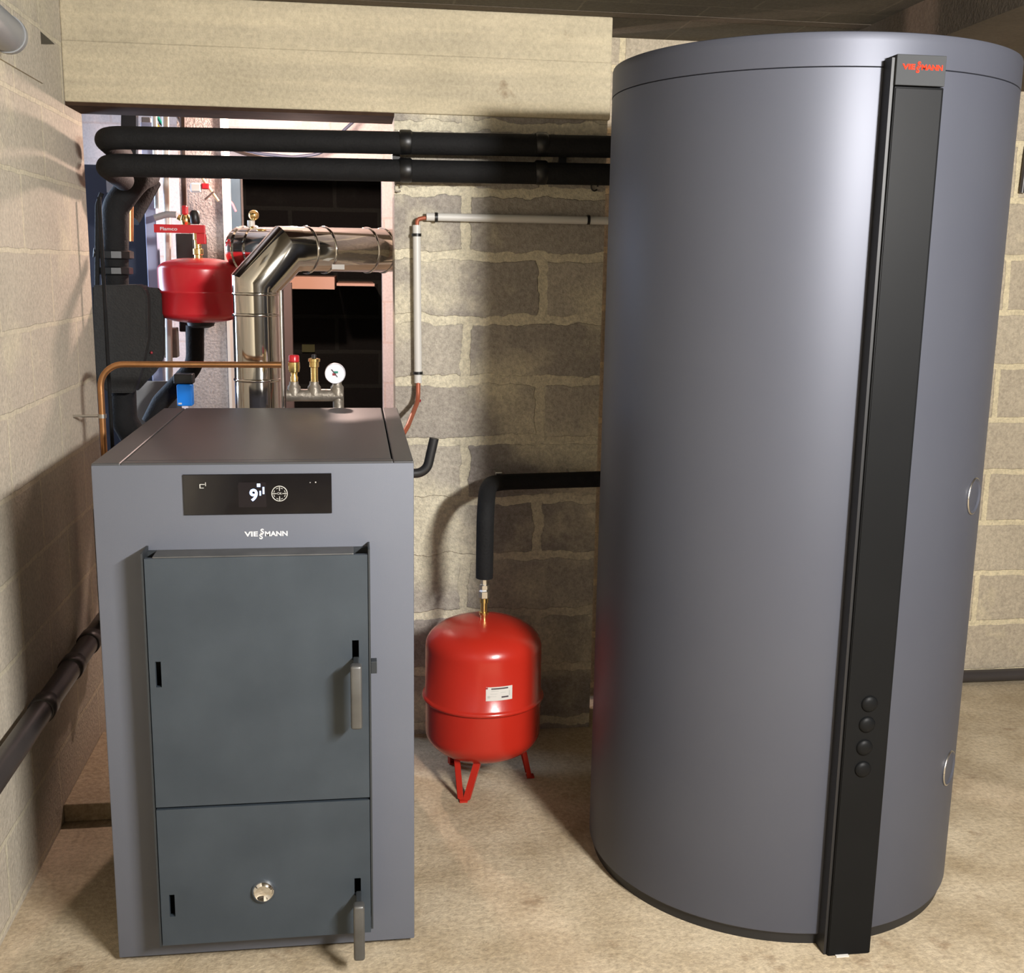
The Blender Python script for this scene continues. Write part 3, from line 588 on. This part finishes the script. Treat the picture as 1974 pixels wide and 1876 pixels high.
link('valve_body', lt([(.010, -.02), (.018, -.012), (.020, .004), (.014, .02), (.009, .022)], q, seg=16), MAT['brass'], v, 40)
link('valve_handle', bx(q.x-.010, q.x+.008, 4.28, 4.32, q.z+.02, q.z+.052, bev=.004), MAT['red2'], v)
q = at(343, 418, 4.31); link('valve_spout', tb([q, at(356, 425, 4.31)], .010), MAT['brass'], v, 40)
s = link('black_valve', lt([(.014, 0), (.018, .005), (.018, .04), (.012, .048), (0, .05)], at(376, 432, 4.28), seg=16), MAT['tape'], smooth=40); tag(s, 'small black valve knob beside the red-handled brass valve', 'valve')
b0, b1 = at(338, 450, 4.40), at(380, 640, 4.40); s = link('dark_box', bx(b0.x, b1.x, 4.40, 4.80, b1.z, b0.z, bev=.004), MAT['tape']); tag(s, 'flat dark box on wall between red bracket and crimson vessel', 'box')
b0, b1 = at(313, 632, 4.36), at(342, 690, 4.36); s = link('grey_box', bx(b0.x, b1.x, 4.36, 4.42, b1.z, b0.z, bev=.004), MAT['iron']); tag(s, 'small grey control box low left of the crimson vessel', 'box')
bp_ = thing('circulation_pump', 'bright blue circulation pump just behind the boiler lid', 'pump', at(355, 785, 4.04)); b0, b1 = at(340, 742, 4.04), at(371, 783, 4.04)
link('pump_housing', bx(b0.x, b1.x, 4.04, 4.09, b1.z, b0.z, bev=.004), MAT['blue'], bp_); link('pump_motor', bx(b0.x-.012, b1.x+.002, 4.06, 4.12, b0.z, b0.z+.035, bev=.004), MAT['tape'], bp_)
bm = B(); box(bm, b0.x+.004, b0.x+.016, 4.0390, 4.0405, b1.z+.006, b1.z+.012); link('pump_mark', bm, MAT['logo_white'], bp_)
b0, b1 = at(257, 790, 4.3), at(350, 780, 4.3); s = link('blue_sheet', bx(b0.x, b1.x, 4.30, 4.31, 0, at(300, 735, 4.3).z), MAT['grey']); tag(s, 'pale blue-grey sheet standing low behind the insulated pipes', 'sheet')
# pillar with tools
b0, b1 = at(345, 340, 4.8), at(428, 340, 4.8); s = link('block_pillar', bx(b0.x, b1.x, 4.8, 5.0, 0, 2.30), MAT['speckle']); s['kind'] = 'structure'; s.name = 'wall_pillar'
s = link('door_trim', bx(b1.x, b1.x+.012, 4.79, 5.0, 0, 2.28), MAT['white']); tag(s, 'narrow white edging strip on right side of the rough pillar', 'trim')
b0, b1 = at(430, 340, 5.3), at(462, 340, 5.3); s = link('slate_board', bx(b0.x, b1.x, 5.30, 5.34, .0, at(445, 325, 5.3).z), MAT['teal']); tag(s, 'slate blue board standing left of the dark doorway', 'board')
pipe('broom_handle', [(383, 334), (421, 388)], 4.77, .006, 'wood', 'slanting wooden stick leaning on the rough pillar', 'stick')
pipe('brown_stick', [(395, 385), (412, 370)], 4.76, .004, 'brown', 'short brown twig crossing the slanting wooden stick', 'stick')
s = thing('hand_tool', 'small red and white tool hanging on the rough pillar', 'tool', at(385, 360, 4.75))
b0, b1 = at(388, 353, 4.76), at(403, 365, 4.76); link('red_grip', bx(b0.x, b1.x, 4.76, 4.78, b1.z, b0.z, bev=.004), MAT['red2'], s)
b0, b1 = at(366, 352, 4.76), at(388, 371, 4.76); link('white_head', bx(b0.x, b1.x, 4.76, 4.785, b1.z, b0.z, bev=.006), MAT['white'], s)
pipe('pink_cable', [(427, 383), (445, 386), (455, 408)], 5.25, .005, 'pinkc', 'pink cable curling over the slate blue board', 'cable', R=.06)
pipe('blue_cable', [(684, 232), (662, 252), (625, 296), (565, 303), (500, 296), (440, 282)], 5.3, .007, 'bluec', 'dark cable drooping across bright wall behind the long pipes', 'cable', R=.15)
pipe('brown_wire', [(290, 130), (345, 248), (420, 278), (470, 296), (520, 308)], 4.6, .007, 'brown', 'brown wire sagging below the beam at the left', 'wire', R=.2)
for (a, b_, Y, m_, lab) in (((345, 229), (432, 236), 5.2, 'wood', 'thin orange timber batten high in back room'), ((345, 237), (432, 262), 5.22, 'brown', 'wide dark plank below the orange batten')):
    b0, b1 = at(*a, Y), at(*b_, Y); s = link('ceiling_plank', bx(b0.x, b1.x, Y, Y+.05, b1.z, b0.z), MAT[m_]); tag(s, lab, 'plank')
b0, b1 = at(226, 215, 4.7), at(258, 300, 4.7); s = link('black_bracket', prism(B(), pp([(243, 30), (268, 30), (262, 300), (225, 300), (234, 260)], 4.7), (0, .05, 0)), MAT['tape']); s.scale.z = (2.749-s.location.z)/s.dimensions.z if s.dimensions.z else 1; tag(s, 'black bracket hanging under the beam at the left', 'bracket')
s = link('junction_box', bx(*(lambda a, b: (a.x, b.x, 4.74, 4.80, b.z, a.z))(at(272, 225, 4.74), at(292, 300, 4.74)), bev=.004), MAT['grey']); tag(s, 'small grey junction box with coloured wires near the left beam end', 'box')
for (x, y, x2, y2, m_) in ((296, 232, 300, 240, 'red2'), (300, 236, 306, 246, 'yellow'), (308, 236, 316, 244, 'bluec'), (304, 226, 312, 240, 'green')): link('wire', tb([at(x, y, 4.74), at(x2, y2, 4.74)], .006, seg=8), MAT[m_], s)
# objects standing in the dark doorway
b0, b1 = at(557, 533, 5.9), at(645, 558, 5.9); s = link('cardboard_box', bx(b0.x, b1.x, 5.9, 6.6, b1.z, b0.z), MAT['card']); tag(s, 'flat pinkish cardboard box on shelf in the dark doorway', 'box')
b0, b1 = at(649, 546, 5.9), at(722, 552, 5.9); s = link('shelf_board', bx(b0.x, b1.x, 5.9, 6.6, b1.z, b0.z), MAT['card']); tag(s, 'thin brown shelf board right of the cardboard box', 'shelf')
b0, b1 = at(582, 664, 6.58), at(607, 679, 6.58); s = link('hanging_tag', bx(b0.x, b1.x, 6.58, 6.60, b1.z, b0.z), MAT['tag']); tag(s, 'dull yellow-green tag in the dark doorway', 'tag')
b0, b1 = at(546, 560, 5.5), at(562, 560, 5.5); s = link('brown_post', bx(b0.x, b1.x, 5.50, 5.56, 0, at(550, 545, 5.5).z), MAT['brown']); tag(s, 'brown upright post at left side of the dark doorway', 'post')
